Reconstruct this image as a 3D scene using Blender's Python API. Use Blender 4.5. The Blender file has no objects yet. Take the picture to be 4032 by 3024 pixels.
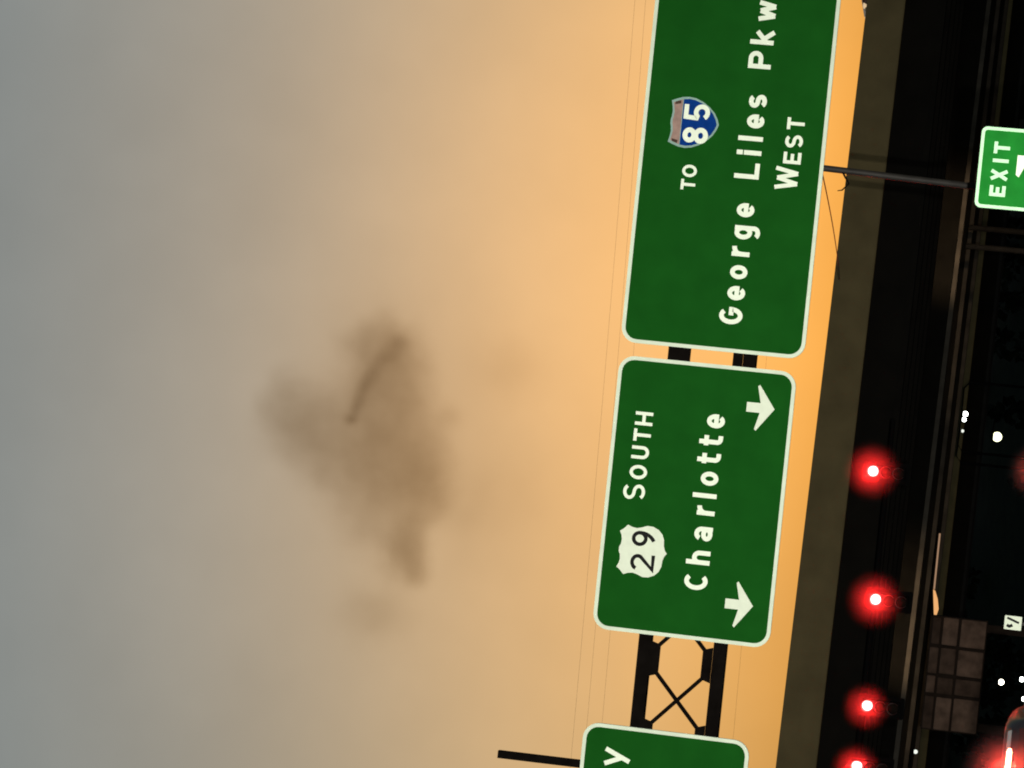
import bpy, bmesh, math, random
from mathutils import Vector, Matrix
random.seed(7)
R = math.radians
sc = bpy.context.scene
C = sc.collection

# ------------------------------------------------------------------ camera
# a phone held on its side: picture-right is down, picture-up is the road's right
EYE = Vector((0, 0, 1.3))
FPX = 11500.0                       # focal length in pixels of a 4032 wide frame
PITCH = math.atan((4190 - 2016) / FPX)
ROLL = R(5.85)
FWD = Vector((0, math.cos(PITCH), math.sin(PITCH)))
UPV = Vector((0, -math.sin(PITCH), math.cos(PITCH)))
RGT = Vector((1, 0, 0))
IR = math.sin(ROLL) * RGT - math.cos(ROLL) * UPV
IU = math.cos(ROLL) * RGT + math.sin(ROLL) * UPV
cd = bpy.data.cameras.new('camera')
cam = bpy.data.objects.new('camera', cd)
C.objects.link(cam)
sc.camera = cam
cam.matrix_world = Matrix(((IR.x, IU.x, -FWD.x, EYE.x), (IR.y, IU.y, -FWD.y, EYE.y), (IR.z, IU.z, -FWD.z, EYE.z), (0, 0, 0, 1)))
cd.sensor_width = 36
cd.lens = FPX / 4032 * 36
cd.clip_start = 0.1
cd.clip_end = 6000

# ------------------------------------------------------------------ dusk sky and sun
SUN_EL, SUN_AZ = R(-0.6), R(3.0)
w = bpy.data.worlds.new('World')
sc.world = w
w.use_nodes = True
nt = w.node_tree
sky = nt.nodes.new('ShaderNodeTexSky')
sky.sky_type = 'NISHITA'
sky.sun_disc = False
sky.sun_elevation = SUN_EL
sky.sun_rotation = SUN_AZ
sky.air_density = 0.7
sky.dust_density = 6.0
sky.ozone_density = 0.6
# hand-set tint multiplied onto the sky by elevation: less blue low, less red above; soft large mottling
geo = nt.nodes.new('ShaderNodeTexCoord')
sep = nt.nodes.new('ShaderNodeSeparateXYZ')
nt.links.new(geo.outputs['Generated'], sep.inputs[0])
ramp = nt.nodes.new('ShaderNodeValToRGB')
ramp.color_ramp.interpolation = 'B_SPLINE'
els = ramp.color_ramp.elements
els[0].position, els[0].color = 0.08, (1.0, 0.97, 0.76, 1)
els[1].position, els[1].color = 0.40, (0.74, 0.90, 0.93, 1)
for pos, colr in ((0.19, (1.0, 0.945, 0.735, 1)), (0.28, (0.87, 0.935, 0.90, 1))):
    el = els.new(pos)
    el.color = colr
nt.links.new(sep.outputs['Z'], ramp.inputs['Fac'])
mott = nt.nodes.new('ShaderNodeTexNoise')
mott.inputs['Scale'].default_value = 13.0
mott.inputs['Detail'].default_value = 4
mott.inputs['Roughness'].default_value = 0.55
nt.links.new(geo.outputs['Generated'], mott.inputs['Vector'])
mr = nt.nodes.new('ShaderNodeMapRange')
mr.inputs['From Min'].default_value, mr.inputs['From Max'].default_value = 0.3, 0.7
mr.inputs['To Min'].default_value, mr.inputs['To Max'].default_value = 0.945, 1.055
nt.links.new(mott.outputs['Fac'], mr.inputs['Value'])
sky_tint = nt.nodes.new('ShaderNodeVectorMath')
sky_tint.operation = 'MULTIPLY'
nt.links.new(sky.outputs[0], sky_tint.inputs[0])
nt.links.new(ramp.outputs[0], sky_tint.inputs[1])
sc2 = nt.nodes.new('ShaderNodeVectorMath')
sc2.operation = 'SCALE'
nt.links.new(sky_tint.outputs[0], sc2.inputs[0])
nt.links.new(mr.outputs[0], sc2.inputs['Scale'])
nt.links.new(sc2.outputs[0], nt.nodes['Background'].inputs[0])
nt.nodes['Background'].inputs[1].default_value = 0.15

sl = bpy.data.lights.new('sun', 'SUN')
sl.energy = 0.05
sl.angle = R(0.5)
sl.color = (1, 0.8, 0.6)
so = bpy.data.objects.new('sun', sl)
C.objects.link(so)
sd = Vector((math.sin(SUN_AZ) * math.cos(SUN_EL), math.cos(SUN_AZ) * math.cos(SUN_EL), math.sin(SUN_EL)))
so.rotation_euler = sd.to_track_quat('Z', 'Y').to_euler()
so.location = (0, -10, 30)

# headlights of the car the picture is taken from: what makes the sign sheeting shine
for hx in (-0.68, 0.68):
    hl = bpy.data.lights.new('headlight_beam', 'SPOT')
    hl.energy = 20500
    hl.color = (1.0, 0.97, 0.88)
    hl.spot_size = R(50)
    hl.spot_blend = 1.0
    hl.shadow_soft_size = 0.07
    ho = bpy.data.objects.new('headlight_beam', hl)
    C.objects.link(ho)
    ho.location = (hx, 1.6, 0.72)
    ho.rotation_euler = Vector((0.09 if hx > 0 else 0.05, -1, -0.1)).to_track_quat('Z', 'Y').to_euler()

sc.render.engine = 'CYCLES'
sc.cycles.use_denoising = True
sc.cycles.filter_width = 1.9
sc.cycles.max_bounces = 5
sc.cycles.diffuse_bounces = 2
sc.cycles.glossy_bounces = 2
sc.cycles.volume_bounces = 0
sc.cycles.transparent_max_bounces = 16
sc.view_settings.view_transform = 'Standard'
sc.view_settings.look = 'None'
sc.view_settings.exposure = 1.68
sc.view_settings.gamma = 1.0
sc.view_settings.use_curve_mapping = False


def at(px, py, Y):
    """point on the line of sight of photo pixel (px, py) at Y metres down the road"""
    d = FWD + IR * ((px - 2016) / FPX) - IU * ((py - 1512) / FPX)
    return EYE + d * (Y / d.y)


# ------------------------------------------------------------------ materials
def mat(name, col, rough=0.6, metal=0.0, var=0.12, scale=3.0, bump=0.0, bscale=40.0, coat=0.0, spec=0.5):
    m = bpy.data.materials.new(name)
    m.use_nodes = True
    t = m.node_tree
    b = t.nodes['Principled BSDF']
    b.inputs['Roughness'].default_value = rough
    b.inputs['Metallic'].default_value = metal
    b.inputs['Coat Weight'].default_value = coat
    b.inputs['Specular IOR Level'].default_value = spec
    tc = t.nodes.new('ShaderNodeTexCoord')
    n = t.nodes.new('ShaderNodeTexNoise')
    n.inputs['Scale'].default_value = scale
    n.inputs['Detail'].default_value = 5
    t.links.new(tc.outputs['Object'], n.inputs['Vector'])
    r = t.nodes.new('ShaderNodeMapRange')
    r.inputs['From Min'].default_value = 0.3
    r.inputs['From Max'].default_value = 0.7
    r.inputs['To Min'].default_value = 1 - var
    r.inputs['To Max'].default_value = 1 + var
    t.links.new(n.outputs['Fac'], r.inputs['Value'])
    mx = t.nodes.new('ShaderNodeVectorMath')
    mx.operation = 'SCALE'
    mx.inputs[0].default_value = col[:3]
    t.links.new(r.outputs[0], mx.inputs['Scale'])
    t.links.new(mx.outputs[0], b.inputs['Base Color'])
    if bump:
        n2 = t.nodes.new('ShaderNodeTexNoise')
        n2.inputs['Scale'].default_value = bscale
        n2.inputs['Detail'].default_value = 6
        t.links.new(tc.outputs['Object'], n2.inputs['Vector'])
        bp = t.nodes.new('ShaderNodeBump')
        bp.inputs['Strength'].default_value = bump
        bp.inputs['Distance'].default_value = 0.02
        t.links.new(n2.outputs['Fac'], bp.inputs['Height'])
        t.links.new(bp.outputs[0], b.inputs['Normal'])
    return m


def glow(name, col, strength):
    m = bpy.data.materials.new(name)
    m.use_nodes = True
    t = m.node_tree
    b = t.nodes['Principled BSDF']
    b.inputs['Base Color'].default_value = (*[min(c, 0.5) * 0.02 for c in col], 1)
    b.inputs['Emission Color'].default_value = (*col, 1)
    b.inputs['Emission Strength'].default_value = strength
    return m


M = {
    'sign_green': mat('sign_green', (0.007, 0.069, 0.008), 0.8, var=0.09, scale=1.6, spec=0.0),
    'exit_green': mat('exit_green', (0.012, 0.17, 0.022), 0.8, var=0.14, scale=3.5, spec=0.0),
    'sign_white': mat('sign_white', (0.78, 0.85, 0.70), 0.5, var=0.04, scale=6, spec=0.0),
    'border_white': mat('border_white', (0.62, 0.70, 0.56), 0.5, var=0.06, scale=3, spec=0.0),
    'exit_white': mat('exit_white', (0.50, 0.82, 0.52), 0.5, var=0.06, scale=6, spec=0.0),
    'arrow_white': mat('arrow_white', (0.68, 0.74, 0.60), 0.5, var=0.05, scale=6, spec=0.0),
    'shield_white': mat('shield_white', (0.68, 0.74, 0.60), 0.5, var=0.05, scale=6, spec=0.0),
    'shield_grey': mat('shield_grey', (0.24, 0.36, 0.32), 0.5, var=0.1, scale=6, spec=0.0),
    'shield_blue': mat('shield_blue', (0.004, 0.034, 0.19), 0.9, var=0.15, scale=6, spec=0.0),
    'shield_red': mat('shield_red', (0.30, 0.20, 0.17), 0.55, var=0.15, scale=9, spec=0.0),
    'shield_dark': mat('shield_dark', (0.045, 0.02, 0.012), 0.6, var=0.2, spec=0.2),
    'sign_black': mat('sign_black', (0.004, 0.004, 0.004), 0.6, spec=0.1),
    'alu': mat('alu', (0.05, 0.05, 0.05), 0.6, 0.0, var=0.2, scale=5),
    'steel_dark': mat('steel_dark', (0.005, 0.004, 0.0035), 0.9, var=0.25, scale=4, spec=0.0),
    'pole_grey': mat('pole_grey', (0.022, 0.020, 0.018), 0.6, var=0.3, scale=3, spec=0.2),
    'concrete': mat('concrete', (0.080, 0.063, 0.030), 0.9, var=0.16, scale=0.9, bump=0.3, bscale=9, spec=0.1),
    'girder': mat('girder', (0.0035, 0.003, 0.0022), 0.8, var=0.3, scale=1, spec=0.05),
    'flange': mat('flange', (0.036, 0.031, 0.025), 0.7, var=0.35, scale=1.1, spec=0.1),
    'column': mat('column', (0.008, 0.0075, 0.007), 0.85, var=0.25, scale=2, spec=0.1),
    'block': mat('block', (0.092, 0.058, 0.042), 0.95, var=0.4, scale=2.2, bump=0.6, bscale=7, spec=0.05),
    'mortar': mat('mortar', (0.018, 0.012, 0.009), 0.95, var=0.2, spec=0.05),
    'asphalt': mat('asphalt', (0.045, 0.045, 0.047), 0.9, var=0.25, scale=2, bump=0.4, bscale=60, spec=0.2),
    'paint_white': mat('paint_white', (0.7, 0.7, 0.66), 0.7, var=0.2, scale=4),
    'grass': mat('grass', (0.007, 0.009, 0.004), 0.95, var=0.35, scale=0.6, bump=0.5, bscale=14, spec=0.05),
    'leaf': mat('leaf', (0.005, 0.006, 0.003), 0.9, var=0.35, scale=0.5, spec=0.05),
    'cable': mat('cable', (0.03, 0.018, 0.01), 0.7, spec=0.1),
    'housing': mat('housing', (0.003, 0.003, 0.003), 0.9, spec=0.0),
    'visor_in': mat('visor_in', (0.05, 0.02, 0.02), 0.5, spec=0.3),
    'lens_off': mat('lens_off', (0.006, 0.004, 0.003), 0.8, spec=0.05),
    'red_lens': glow('red_lens', (1.0, 0.30, 0.27), 3.0),
    'white_lamp': glow('white_lamp', (1.0, 1.0, 0.60), 0.9),
    'cool_lamp': glow('cool_lamp', (0.95, 1.0, 0.95), 3),
    'dim_lamp': glow('dim_lamp', (0.9, 0.95, 0.85), 0.35),
    'warm_lamp': glow('warm_lamp', (1.0, 0.93, 0.70), 4),
    'amber_lamp': glow('amber_lamp', (1.0, 0.48, 0.16), 0.26),
    'streak_glow': glow('streak_glow', (1.0, 0.55, 0.30), 0.10),
    'head_lamp': glow('head_lamp', (1.0, 0.72, 0.42), 0.22),
    'brake': glow('brake', (1.0, 0.16, 0.08), 14),
    'tail_dim': glow('tail_dim', (1.0, 0.06, 0.03), 0.10),
    'paint_black': mat('paint_black', (0.006, 0.005, 0.006), 0.5, coat=0.12, var=0.05, spec=0.25),
    'paint_grey': mat('paint_grey', (0.012, 0.010, 0.011), 0.3, coat=0.6, var=0.05),
    'paint_brown': mat('paint_brown', (0.055, 0.018, 0.006), 0.3, coat=0.4, var=0.05),
    'glass': mat('glass', (0.010, 0.003, 0.003), 0.4, var=0.02, spec=0.1),
    'trim_chrome': mat('trim_chrome', (0.55, 0.5, 0.5), 0.25, 1.0, var=0.05),
    'rubber': mat('rubber', (0.012, 0.012, 0.012), 0.9, spec=0.1),
    'rim': mat('rim', (0.25, 0.25, 0.26), 0.4, 0.8),
    'plate': mat('plate', (0.45, 0.45, 0.45), 0.5),
}


_t = M['block'].node_tree                         # each block its own shade
_oi = _t.nodes.new('ShaderNodeObjectInfo')
_mr = _t.nodes.new('ShaderNodeMapRange')
_mr.inputs['To Min'].default_value, _mr.inputs['To Max'].default_value = 0.45, 1.35
_t.links.new(_oi.outputs['Random'], _mr.inputs['Value'])
_sv = _t.nodes.new('ShaderNodeVectorMath')
_sv.operation = 'SCALE'
_src = _t.nodes['Principled BSDF'].inputs['Base Color'].links[0].from_socket
_t.links.new(_src, _sv.inputs[0])
_t.links.new(_mr.outputs[0], _sv.inputs['Scale'])
_t.links.new(_sv.outputs[0], _t.nodes['Principled BSDF'].inputs['Base Color'])


# ------------------------------------------------------------------ building helpers
def link(name, me, m, parent=None, loc=None):
    o = bpy.data.objects.new(name, me)
    C.objects.link(o)
    if m is not None and not me.materials:
        me.materials.append(M[m] if isinstance(m, str) else m)
    if parent is not None:
        o.parent = parent
    if loc is not None:
        o.location = loc
    return o


def obj(name, bm, m, parent=None, loc=None, smooth=False):
    bmesh.ops.recalc_face_normals(bm, faces=bm.faces)
    me = bpy.data.meshes.new(name)
    bm.to_mesh(me)
    bm.free()
    if smooth:
        for p in me.polygons:
            p.use_smooth = True
    return link(name, me, m, parent, loc)


def empty(name, loc=(0, 0, 0), rz=0.0):
    o = bpy.data.objects.new(name, None)
    o.empty_display_size = 0.3
    C.objects.link(o)
    o.location = loc
    o.rotation_euler = (0, 0, rz)
    return o


def tag(o, label=None, cat=None, group=None, kind=None):
    if label: o['label'] = label
    if cat: o['category'] = cat
    if group: o['group'] = group
    if kind: o['kind'] = kind
    return o


def copy_tree(o, parent=None):
    c = o.copy()
    C.objects.link(c)
    if parent is not None:
        c.parent = parent
    for ch in list(o.children):
        copy_tree(ch, c)
    return c


def box(bm, x0, x1, y0, y1, z0, z1):
    v = [bm.verts.new((x, y, z)) for x in (x0, x1) for y in (y0, y1) for z in (z0, z1)]
    for f in ((0, 1, 3, 2), (4, 6, 7, 5), (0, 4, 5, 1), (2, 3, 7, 6), (0, 2, 6, 4), (1, 5, 7, 3)):
        bm.faces.new([v[i] for i in f])
    return v


def bevbox(x0, x1, y0, y1, z0, z1, b=0.01, seg=2):
    bm = bmesh.new()
    box(bm, x0, x1, y0, y1, z0, z1)
    bmesh.ops.recalc_face_normals(bm, faces=bm.faces)
    bmesh.ops.bevel(bm, geom=list(bm.edges), offset=b, segments=seg, profile=0.6, affect='EDGES')
    return bm


def tube(bm, pts, r, n=8, caps=True):
    """round bar along points; r a number or a list"""
    pts = [Vector(p) for p in pts]
    rr = r if isinstance(r, (list, tuple)) else [r] * len(pts)
    rings = []
    for i, p in enumerate(pts):
        a = pts[max(i - 1, 0)]
        b = pts[min(i + 1, len(pts) - 1)]
        d = (b - a).normalized()
        ref = Vector((0, 0, 1)) if abs(d.z) < 0.9 else Vector((1, 0, 0))
        u = d.cross(ref).normalized()
        v = d.cross(u)
        rings.append([bm.verts.new(p + rr[i] * (math.cos(2 * math.pi * k / n) * u + math.sin(2 * math.pi * k / n) * v)) for k in range(n)])
    for i in range(len(rings) - 1):
        for k in range(n):
            bm.faces.new((rings[i][k], rings[i][(k + 1) % n], rings[i + 1][(k + 1) % n], rings[i + 1][k]))
    if caps:
        bm.faces.new(rings[0])
        bm.faces.new(rings[-1])


def bar(bm, a, b, wd, hd):
    """square bar from a to b"""
    a, b = Vector(a), Vector(b)
    d = (b - a).normalized()
    ref = Vector((0, 1, 0)) if abs(d.y) < 0.9 else Vector((1, 0, 0))
    u = d.cross(ref).normalized() * wd / 2
    v = ref * hd / 2
    q = [[bm.verts.new(p + s * u + t * v) for s, t in ((-1, -1), (1, -1), (1, 1), (-1, 1))] for p in (a, b)]
    for k in range(4):
        bm.faces.new((q[0][k], q[0][(k + 1) % 4], q[1][(k + 1) % 4], q[1][k]))
    bm.faces.new(q[0])
    bm.faces.new(q[1])


def plate_poly(pts, y0, y1):
    """extrude an outline in the XZ plane from y0 (front) to y1 (back)"""
    bm = bmesh.new()
    f = [bm.verts.new((x, y0, z)) for x, z in pts]
    b = [bm.verts.new((x, y1, z)) for x, z in pts]
    bm.faces.new(f)
    bm.faces.new(b)
    n = len(pts)
    for i in range(n):
        bm.faces.new((f[i], f[(i + 1) % n], b[(i + 1) % n], b[i]))
    return bm


def ring_poly(outer, inner, y0, y1):
    bm = bmesh.new()
    n = len(outer)
    A = [[bm.verts.new((x, y, z)) for x, z in P] for P in (outer, inner) for y in (y0, y1)]
    of, ob, nf, nb = A
    for i in range(n):
        j = (i + 1) % n
        bm.faces.new((of[i], of[j], nf[j], nf[i]))
        bm.faces.new((ob[i], nb[i], nb[j], ob[j]))
        bm.faces.new((of[i], ob[i], ob[j], of[j]))
        bm.faces.new((nf[i], nf[j], nb[j], nb[i]))
    return bm


def rrect(x0, x1, z0, z1, r, n=6):
    pts = []
    for cx, cz, a in ((x1 - r, z1 - r, 0), (x0 + r, z1 - r, 90), (x0 + r, z0 + r, 180), (x1 - r, z0 + r, 270)):
        for k in range(n + 1):
            t = R(a + 90 * k / n)
            pts.append((cx + r * math.cos(t), cz + r * math.sin(t)))
    return pts


def ell(cx, cz, rx, rz, a0, a1, n=18):
    return [(cx + rx * math.cos(R(a0 + (a1 - a0) * k / n)), cz + rz * math.sin(R(a0 + (a1 - a0) * k / n))) for k in range(n + 1)]


# ------------------------------------------------------------------ road-sign lettering, as bent strips
def glyph(ch, w, h, t):
    a = t / 2
    x0, x1, z0, z1, cx, cz = a, w - a, a, h - a, w / 2, h / 2
    rx, rz = (w - t) / 2, (h - t) / 2
    ru = (h - t) / 4
    if ch in 'Oo': return [ell(cx, cz, rx, rz, 0, 360, 28)]
    if ch == 'C': return [ell(cx, cz, rx, rz, 48, 312, 22)]
    if ch == 'G': return [ell(cx, cz, rx, rz, 48, 352, 24) + [(x1, cz), (cx + 0.02 * w, cz)]]
    if ch == 'e': return [ell(cx, cz, rx, rz, 0, 318, 26), [(x0, cz - a * 0.2), (w - 0.002, cz - a * 0.2)]]
    if ch == 'a':
        bz = 0.31 * h
        return [[(x1, 0), (x1, 0.60 * h)] + ell(cx, 0.60 * h, rx, z1 - 0.60 * h, 10, 158, 12),
                ell(cx - 0.02 * w, bz, rx * 0.97, bz - a, 0, 360, 20)]
    if ch == 'h':
        xh = 0.76 * h
        return [[(x0, 0), (x0, h)], [(x0, xh * 0.5)] + ell(cx, xh - a - rx * 1.05, rx, rx * 1.05, 170, 0, 12) + [(x1, 0)]]
    if ch == 'r': return [[(x0, 0), (x0, h)], [(x0, h * 0.45)] + ell(w - a * 0.4, h * 0.52, w - a * 1.4, z1 - h * 0.52, 165, 90, 8)]
    if ch in 'lI': return [[(cx, 0), (cx, h)]]
    if ch == 'i': return [[(cx, 0), (cx, 0.71 * h)], [(cx, 0.755 * h), (cx, h)]]
    if ch == 't':
        sx = 0.36 * w
        return [[(sx, h), (sx, 0.24 * h)] + ell(sx + 0.24 * h - a, 0.24 * h, 0.24 * h - a, 0.24 * h - a, 180, 270, 6) + [(w, z0)], [(0, 0.70 * h), (w * 0.97, 0.70 * h)]]
    if ch == 'g':
        bz = 0.655 * h
        return [ell(cx, bz, rx, 0.345 * h - a, 0, 360, 22), [(x1, h), (x1, 0.24 * h)] + ell(cx, 0.24 * h, rx, 0.24 * h - a, 0, -145, 12)]
    if ch in 'sS': return [ell(cx, z1 - ru, rx, ru, 28, 262, 14) + ell(cx, z0 + ru, rx, ru, 82, -152, 14)]
    if ch == 'L': return [[(x0, h), (x0, z0), (w, z0)]]
    if ch == 'P':
        zm = 0.46 * h
        r2 = (z1 - zm) / 2
        return [[(x0, 0), (x0, h)], [(x0, z1)] + ell(w - a - r2, z1 - r2, r2, r2, 90, -90, 12) + [(x0, zm)]]
    if ch == 'k': return [[(x0, 0), (x0, h)], [(w - 0.7 * a, 0.72 * h), (x0, 0.30 * h)], [(0.36 * w, 0.44 * h), (w - 0.7 * a, 0)]]
    if ch in 'wW': return [[(a, h), (0.28 * w, a * 0.5)], [(0.28 * w, a * 0.5), (cx, h * 0.92)], [(cx, h * 0.92), (0.72 * w, a * 0.5)], [(0.72 * w, a * 0.5), (w - a, h)]]
    if ch == 'y': return [[(w - 0.8 * a, h), (0.33 * w, 0)], [(0.8 * a, h), (0.52 * w, 0.30 * h)]]
    if ch == 'E': return [[(w, z1), (x0, z1), (x0, z0), (w, z0)], [(x0, cz), (w * 0.86, cz)]]
    if ch == 'T': return [[(0, z1), (w, z1)], [(cx, z1), (cx, 0)]]
    if ch == 'H': return [[(x0, 0), (x0, h)], [(x1, 0), (x1, h)], [(x0, cz), (x1, cz)]]
    if ch == 'U': return [[(x0, h), (x0, rx + a)] + ell(cx, rx + a, rx, rx, 180, 360, 14) + [(x1, h)]]
    if ch == 'X': return [[(a * 1.1, 0), (w - a * 1.1, h)], [(a * 1.1, h), (w - a * 1.1, 0)]]
    if ch == '8':
        zt = 0.27 * h
        return [ell(cx, h - zt, rx * 0.92, zt - a, 0, 360, 20), ell(cx, 0.27 * h + a * 0.2, rx, 0.27 * h - a * 0.8, 0, 360, 20)]
    if ch == '5': return [[(w * 0.95, z1), (x0 + 0.04 * w, z1), (x0, 0.50 * h)] + ell(cx, 0.31 * h, rx, 0.31 * h - a, 132, -150, 20)]
    if ch == '2': return [ell(cx, h - 0.3 * h, rx, 0.3 * h - a, 165, -30, 14) + [(x0, z0), (w, z0)]]
    if ch == '9':
        return [ell(cx, 0.67 * h, rx, 0.33 * h - a, 0, 360, 22), ell(cx - 0.55 * w, 0.62 * h, 0.55 * w + rx, 0.62 * h, 8, -62, 10)]
    raise ValueError(ch)


def strip(bm, pts, t, y0, y1):
    P = []
    for p in pts:
        v = Vector(p)
        if not P or (v - P[-1]).length > 1e-5:
            P.append(v)
    closed = len(P) > 3 and (P[0] - P[-1]).length < 1e-4
    if closed:
        P.pop()
    n = len(P)
    L, Q = [], []
    for i in range(n):
        a = P[i - 1] if (i > 0 or closed) else None
        b = P[(i + 1) % n] if (i < n - 1 or closed) else None
        d1 = (P[i] - a).normalized() if a is not None else None
        d2 = (b - P[i]).normalized() if b is not None else None
        d1 = d1 or d2
        d2 = d2 or d1
        n1, n2 = Vector((-d1.y, d1.x)), Vector((-d2.y, d2.x))
        m = (n1 + n2)
        m = m / max(m.length, 1e-6)
        k = min(1 / max(m.dot(n1), 0.25), 1.9) * t / 2
        L.append(P[i] + m * k)
        Q.append(P[i] - m * k)
    V = [[bm.verts.new((p.x, y, p.y)) for p in S] for S in (L, Q) for y in (y0, y1)]
    lf, lb, rf, rb = V
    for i in range(n if closed else n - 1):
        j = (i + 1) % n
        bm.faces.new((lf[i], rf[i], rf[j], lf[j]))
        bm.faces.new((lb[i], lb[j], rb[j], rb[i]))
        bm.faces.new((lf[i], lf[j], lb[j], lb[i]))
        bm.faces.new((rf[i], rb[i], rb[j], rf[j]))
    if not closed:
        bm.faces.new((lf[0], lb[0], rb[0], rf[0]))
        bm.faces.new((lf[-1], rf[-1], rb[-1], lb[-1]))


def letter(ch, xc, z0, w_, h_, t, parent, m='sign_white', y=-0.008, name='letter'):
    bm = bmesh.new()
    for k, s in enumerate(glyph(ch, w_, h_, t)):
        strip(bm, s, t, y - 0.0015 * k, 0.002)
    return obj(name, bm, m, parent, (xc - w_ / 2, 0, z0))


def guide_sign(x0, x1, z0, z1, Y, label, green='sign_green', white='sign_white', bw=0.066, rad=0.30, brackets=True):
    s = empty('guide_sign', ((x0 + x1) / 2, Y, z0))
    tag(s, label, 'road sign', 'green signs on the overhead gantry')
    hw, hh = (x1 - x0) / 2, z1 - z0
    obj('panel', plate_poly(rrect(-hw, hw, 0, hh, rad), 0.0, 0.06), green, s)
    obj('border', ring_poly(rrect(-hw - 0.004, hw + 0.004, -0.004, hh + 0.004, rad), rrect(-hw + bw, hw - bw, bw, hh - bw, max(rad - bw, 0.05)), -0.006, 0.064), 'border_white' if white == 'sign_white' else white, s)
    if brackets:
        for k in (-0.7, 0, 0.7):
            b = bmesh.new()
            box(b, k * hw - 0.06, k * hw + 0.06, 0.064, 0.24, 0.25, hh - 0.25)
            obj('bracket', b, 'steel_dark', s)
    return s


def word(sign, Y, items, t, m='sign_white', name='letter'):
    for ch, x, z0, w_, h_ in items:
        letter(ch, x - sign.location.x, z0 - sign.location.z, w_, h_, t, sign, m, name=name)


def down_arrow(sign, x, ztip, wd, ht, stem_w):
    hx = wd / 2
    zi = ztip + ht * 0.515
    pts = [(0, 0), (hx, ht * 0.60), (hx * 0.93, ht * 0.66), (stem_w / 2, zi), (stem_w / 2, ht), (-stem_w / 2, ht), (-stem_w / 2, zi), (-hx * 0.93, ht * 0.66), (-hx, ht * 0.60)]
    pts = [(px, pz - (ztip if abs(pz - zi) < 1e-9 else 0)) for px, pz in pts]
    # two halves, so that each stays a simple outline
    obj('arrow', plate_poly(pts, -0.008, 0.002), 'arrow_white', sign, (x - sign.location.x, 0, ztip - sign.location.z))


# ------------------------------------------------------------------ the setting: ground, road, wooded rise
g = bmesh.new()
n = 40
gv = [[g.verts.new((-520 + 1040 * i / n, -60 + 600 * j / n, -0.02)) for i in range(n + 1)] for j in range(n + 1)]
for j in range(n):
    for i in range(n):
        g.faces.new((gv[j][i], gv[j][i + 1], gv[j + 1][i + 1], gv[j + 1][i]))
tag(obj('ground', g, 'grass'), kind='structure')

rd = bmesh.new()
box(rd, -13.5, 7.5, -40, 300, -0.01, 0.004)
road = tag(obj('road', rd, 'asphalt'), kind='structure')
for lx in (-9.6, -5.8, -2.0, 1.8):
    for k in range(0, 20):
        b = bmesh.new()
        box(b, lx - 0.06, lx + 0.06, k * 12 - 20, k * 12 - 17, 0.004, 0.008)
        obj('lane_mark', b, 'paint_white', road)
for lx in (-13.1, 7.1):
    b = bmesh.new()
    box(b, lx - 0.06, lx + 0.06, -38, 298, 0.004, 0.008)
    obj('edge_line', b, 'paint_white', road)

hb = bmesh.new()
hs = []
for j in range(9):
    row = []
    for i in range(81):
        x = -500 + i * 12.5
        y = 300 + j * 22
        z = -0.5 + 13 * math.sin(min(j / 3.0, 1) * math.pi / 2) * (1 + 0.12 * math.sin(x * 0.021 + j))
        row.append(hb.verts.new((x, y, z)))
    hs.append(row)
for j in range(8):
    for i in range(80):
        hb.faces.new((hs[j][i], hs[j][i + 1], hs[j + 1][i + 1], hs[j + 1][i]))
tag(obj('hillside', hb, 'grass', smooth=True), kind='structure')

# far-off wood on the rise: one mass of leaf clumps
verts, faces = [], []
rnd = random.Random(3)
for k in range(230):
    tx = -230 + 460 * rnd.random()
    ty = 300 + 60 * rnd.random()
    th = rnd.uniform(4.5, 8.0)
    tz = max(0.0, 13 * math.sin(min((ty - 300) / 66, 1) * math.pi / 2)) - 0.5
    for q in range(70):
        a, u = rnd.uniform(0, 6.28), rnd.random()
        rr = (1 - u * 0.7) * th * 0.33 * math.sqrt(rnd.random())
        c = Vector((tx + rr * math.cos(a), ty + rr * math.sin(a), tz + 0.2 * th + u * th * 0.8))
        s = rnd.uniform(0.35, 0.8)
        d1 = Vector((rnd.gauss(0, 1), rnd.gauss(0, 1), rnd.gauss(0, 1))).normalized() * s
        d2 = d1.cross(Vector((rnd.gauss(0, 1), rnd.gauss(0, 1), rnd.gauss(0, 1)))).normalized() * s
        b0 = len(verts)
        verts += [c - d1, c + d2, c + d1, c - d2]
        faces.append((b0, b0 + 1, b0 + 2, b0 + 3))
me = bpy.data.meshes.new('woodland')
me.from_pydata([tuple(v) for v in verts], [], faces)
tag(link('woodland', me, 'leaf'), 'dark distant wood on the rise beyond the bridges', 'woodland', kind='stuff')


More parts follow.
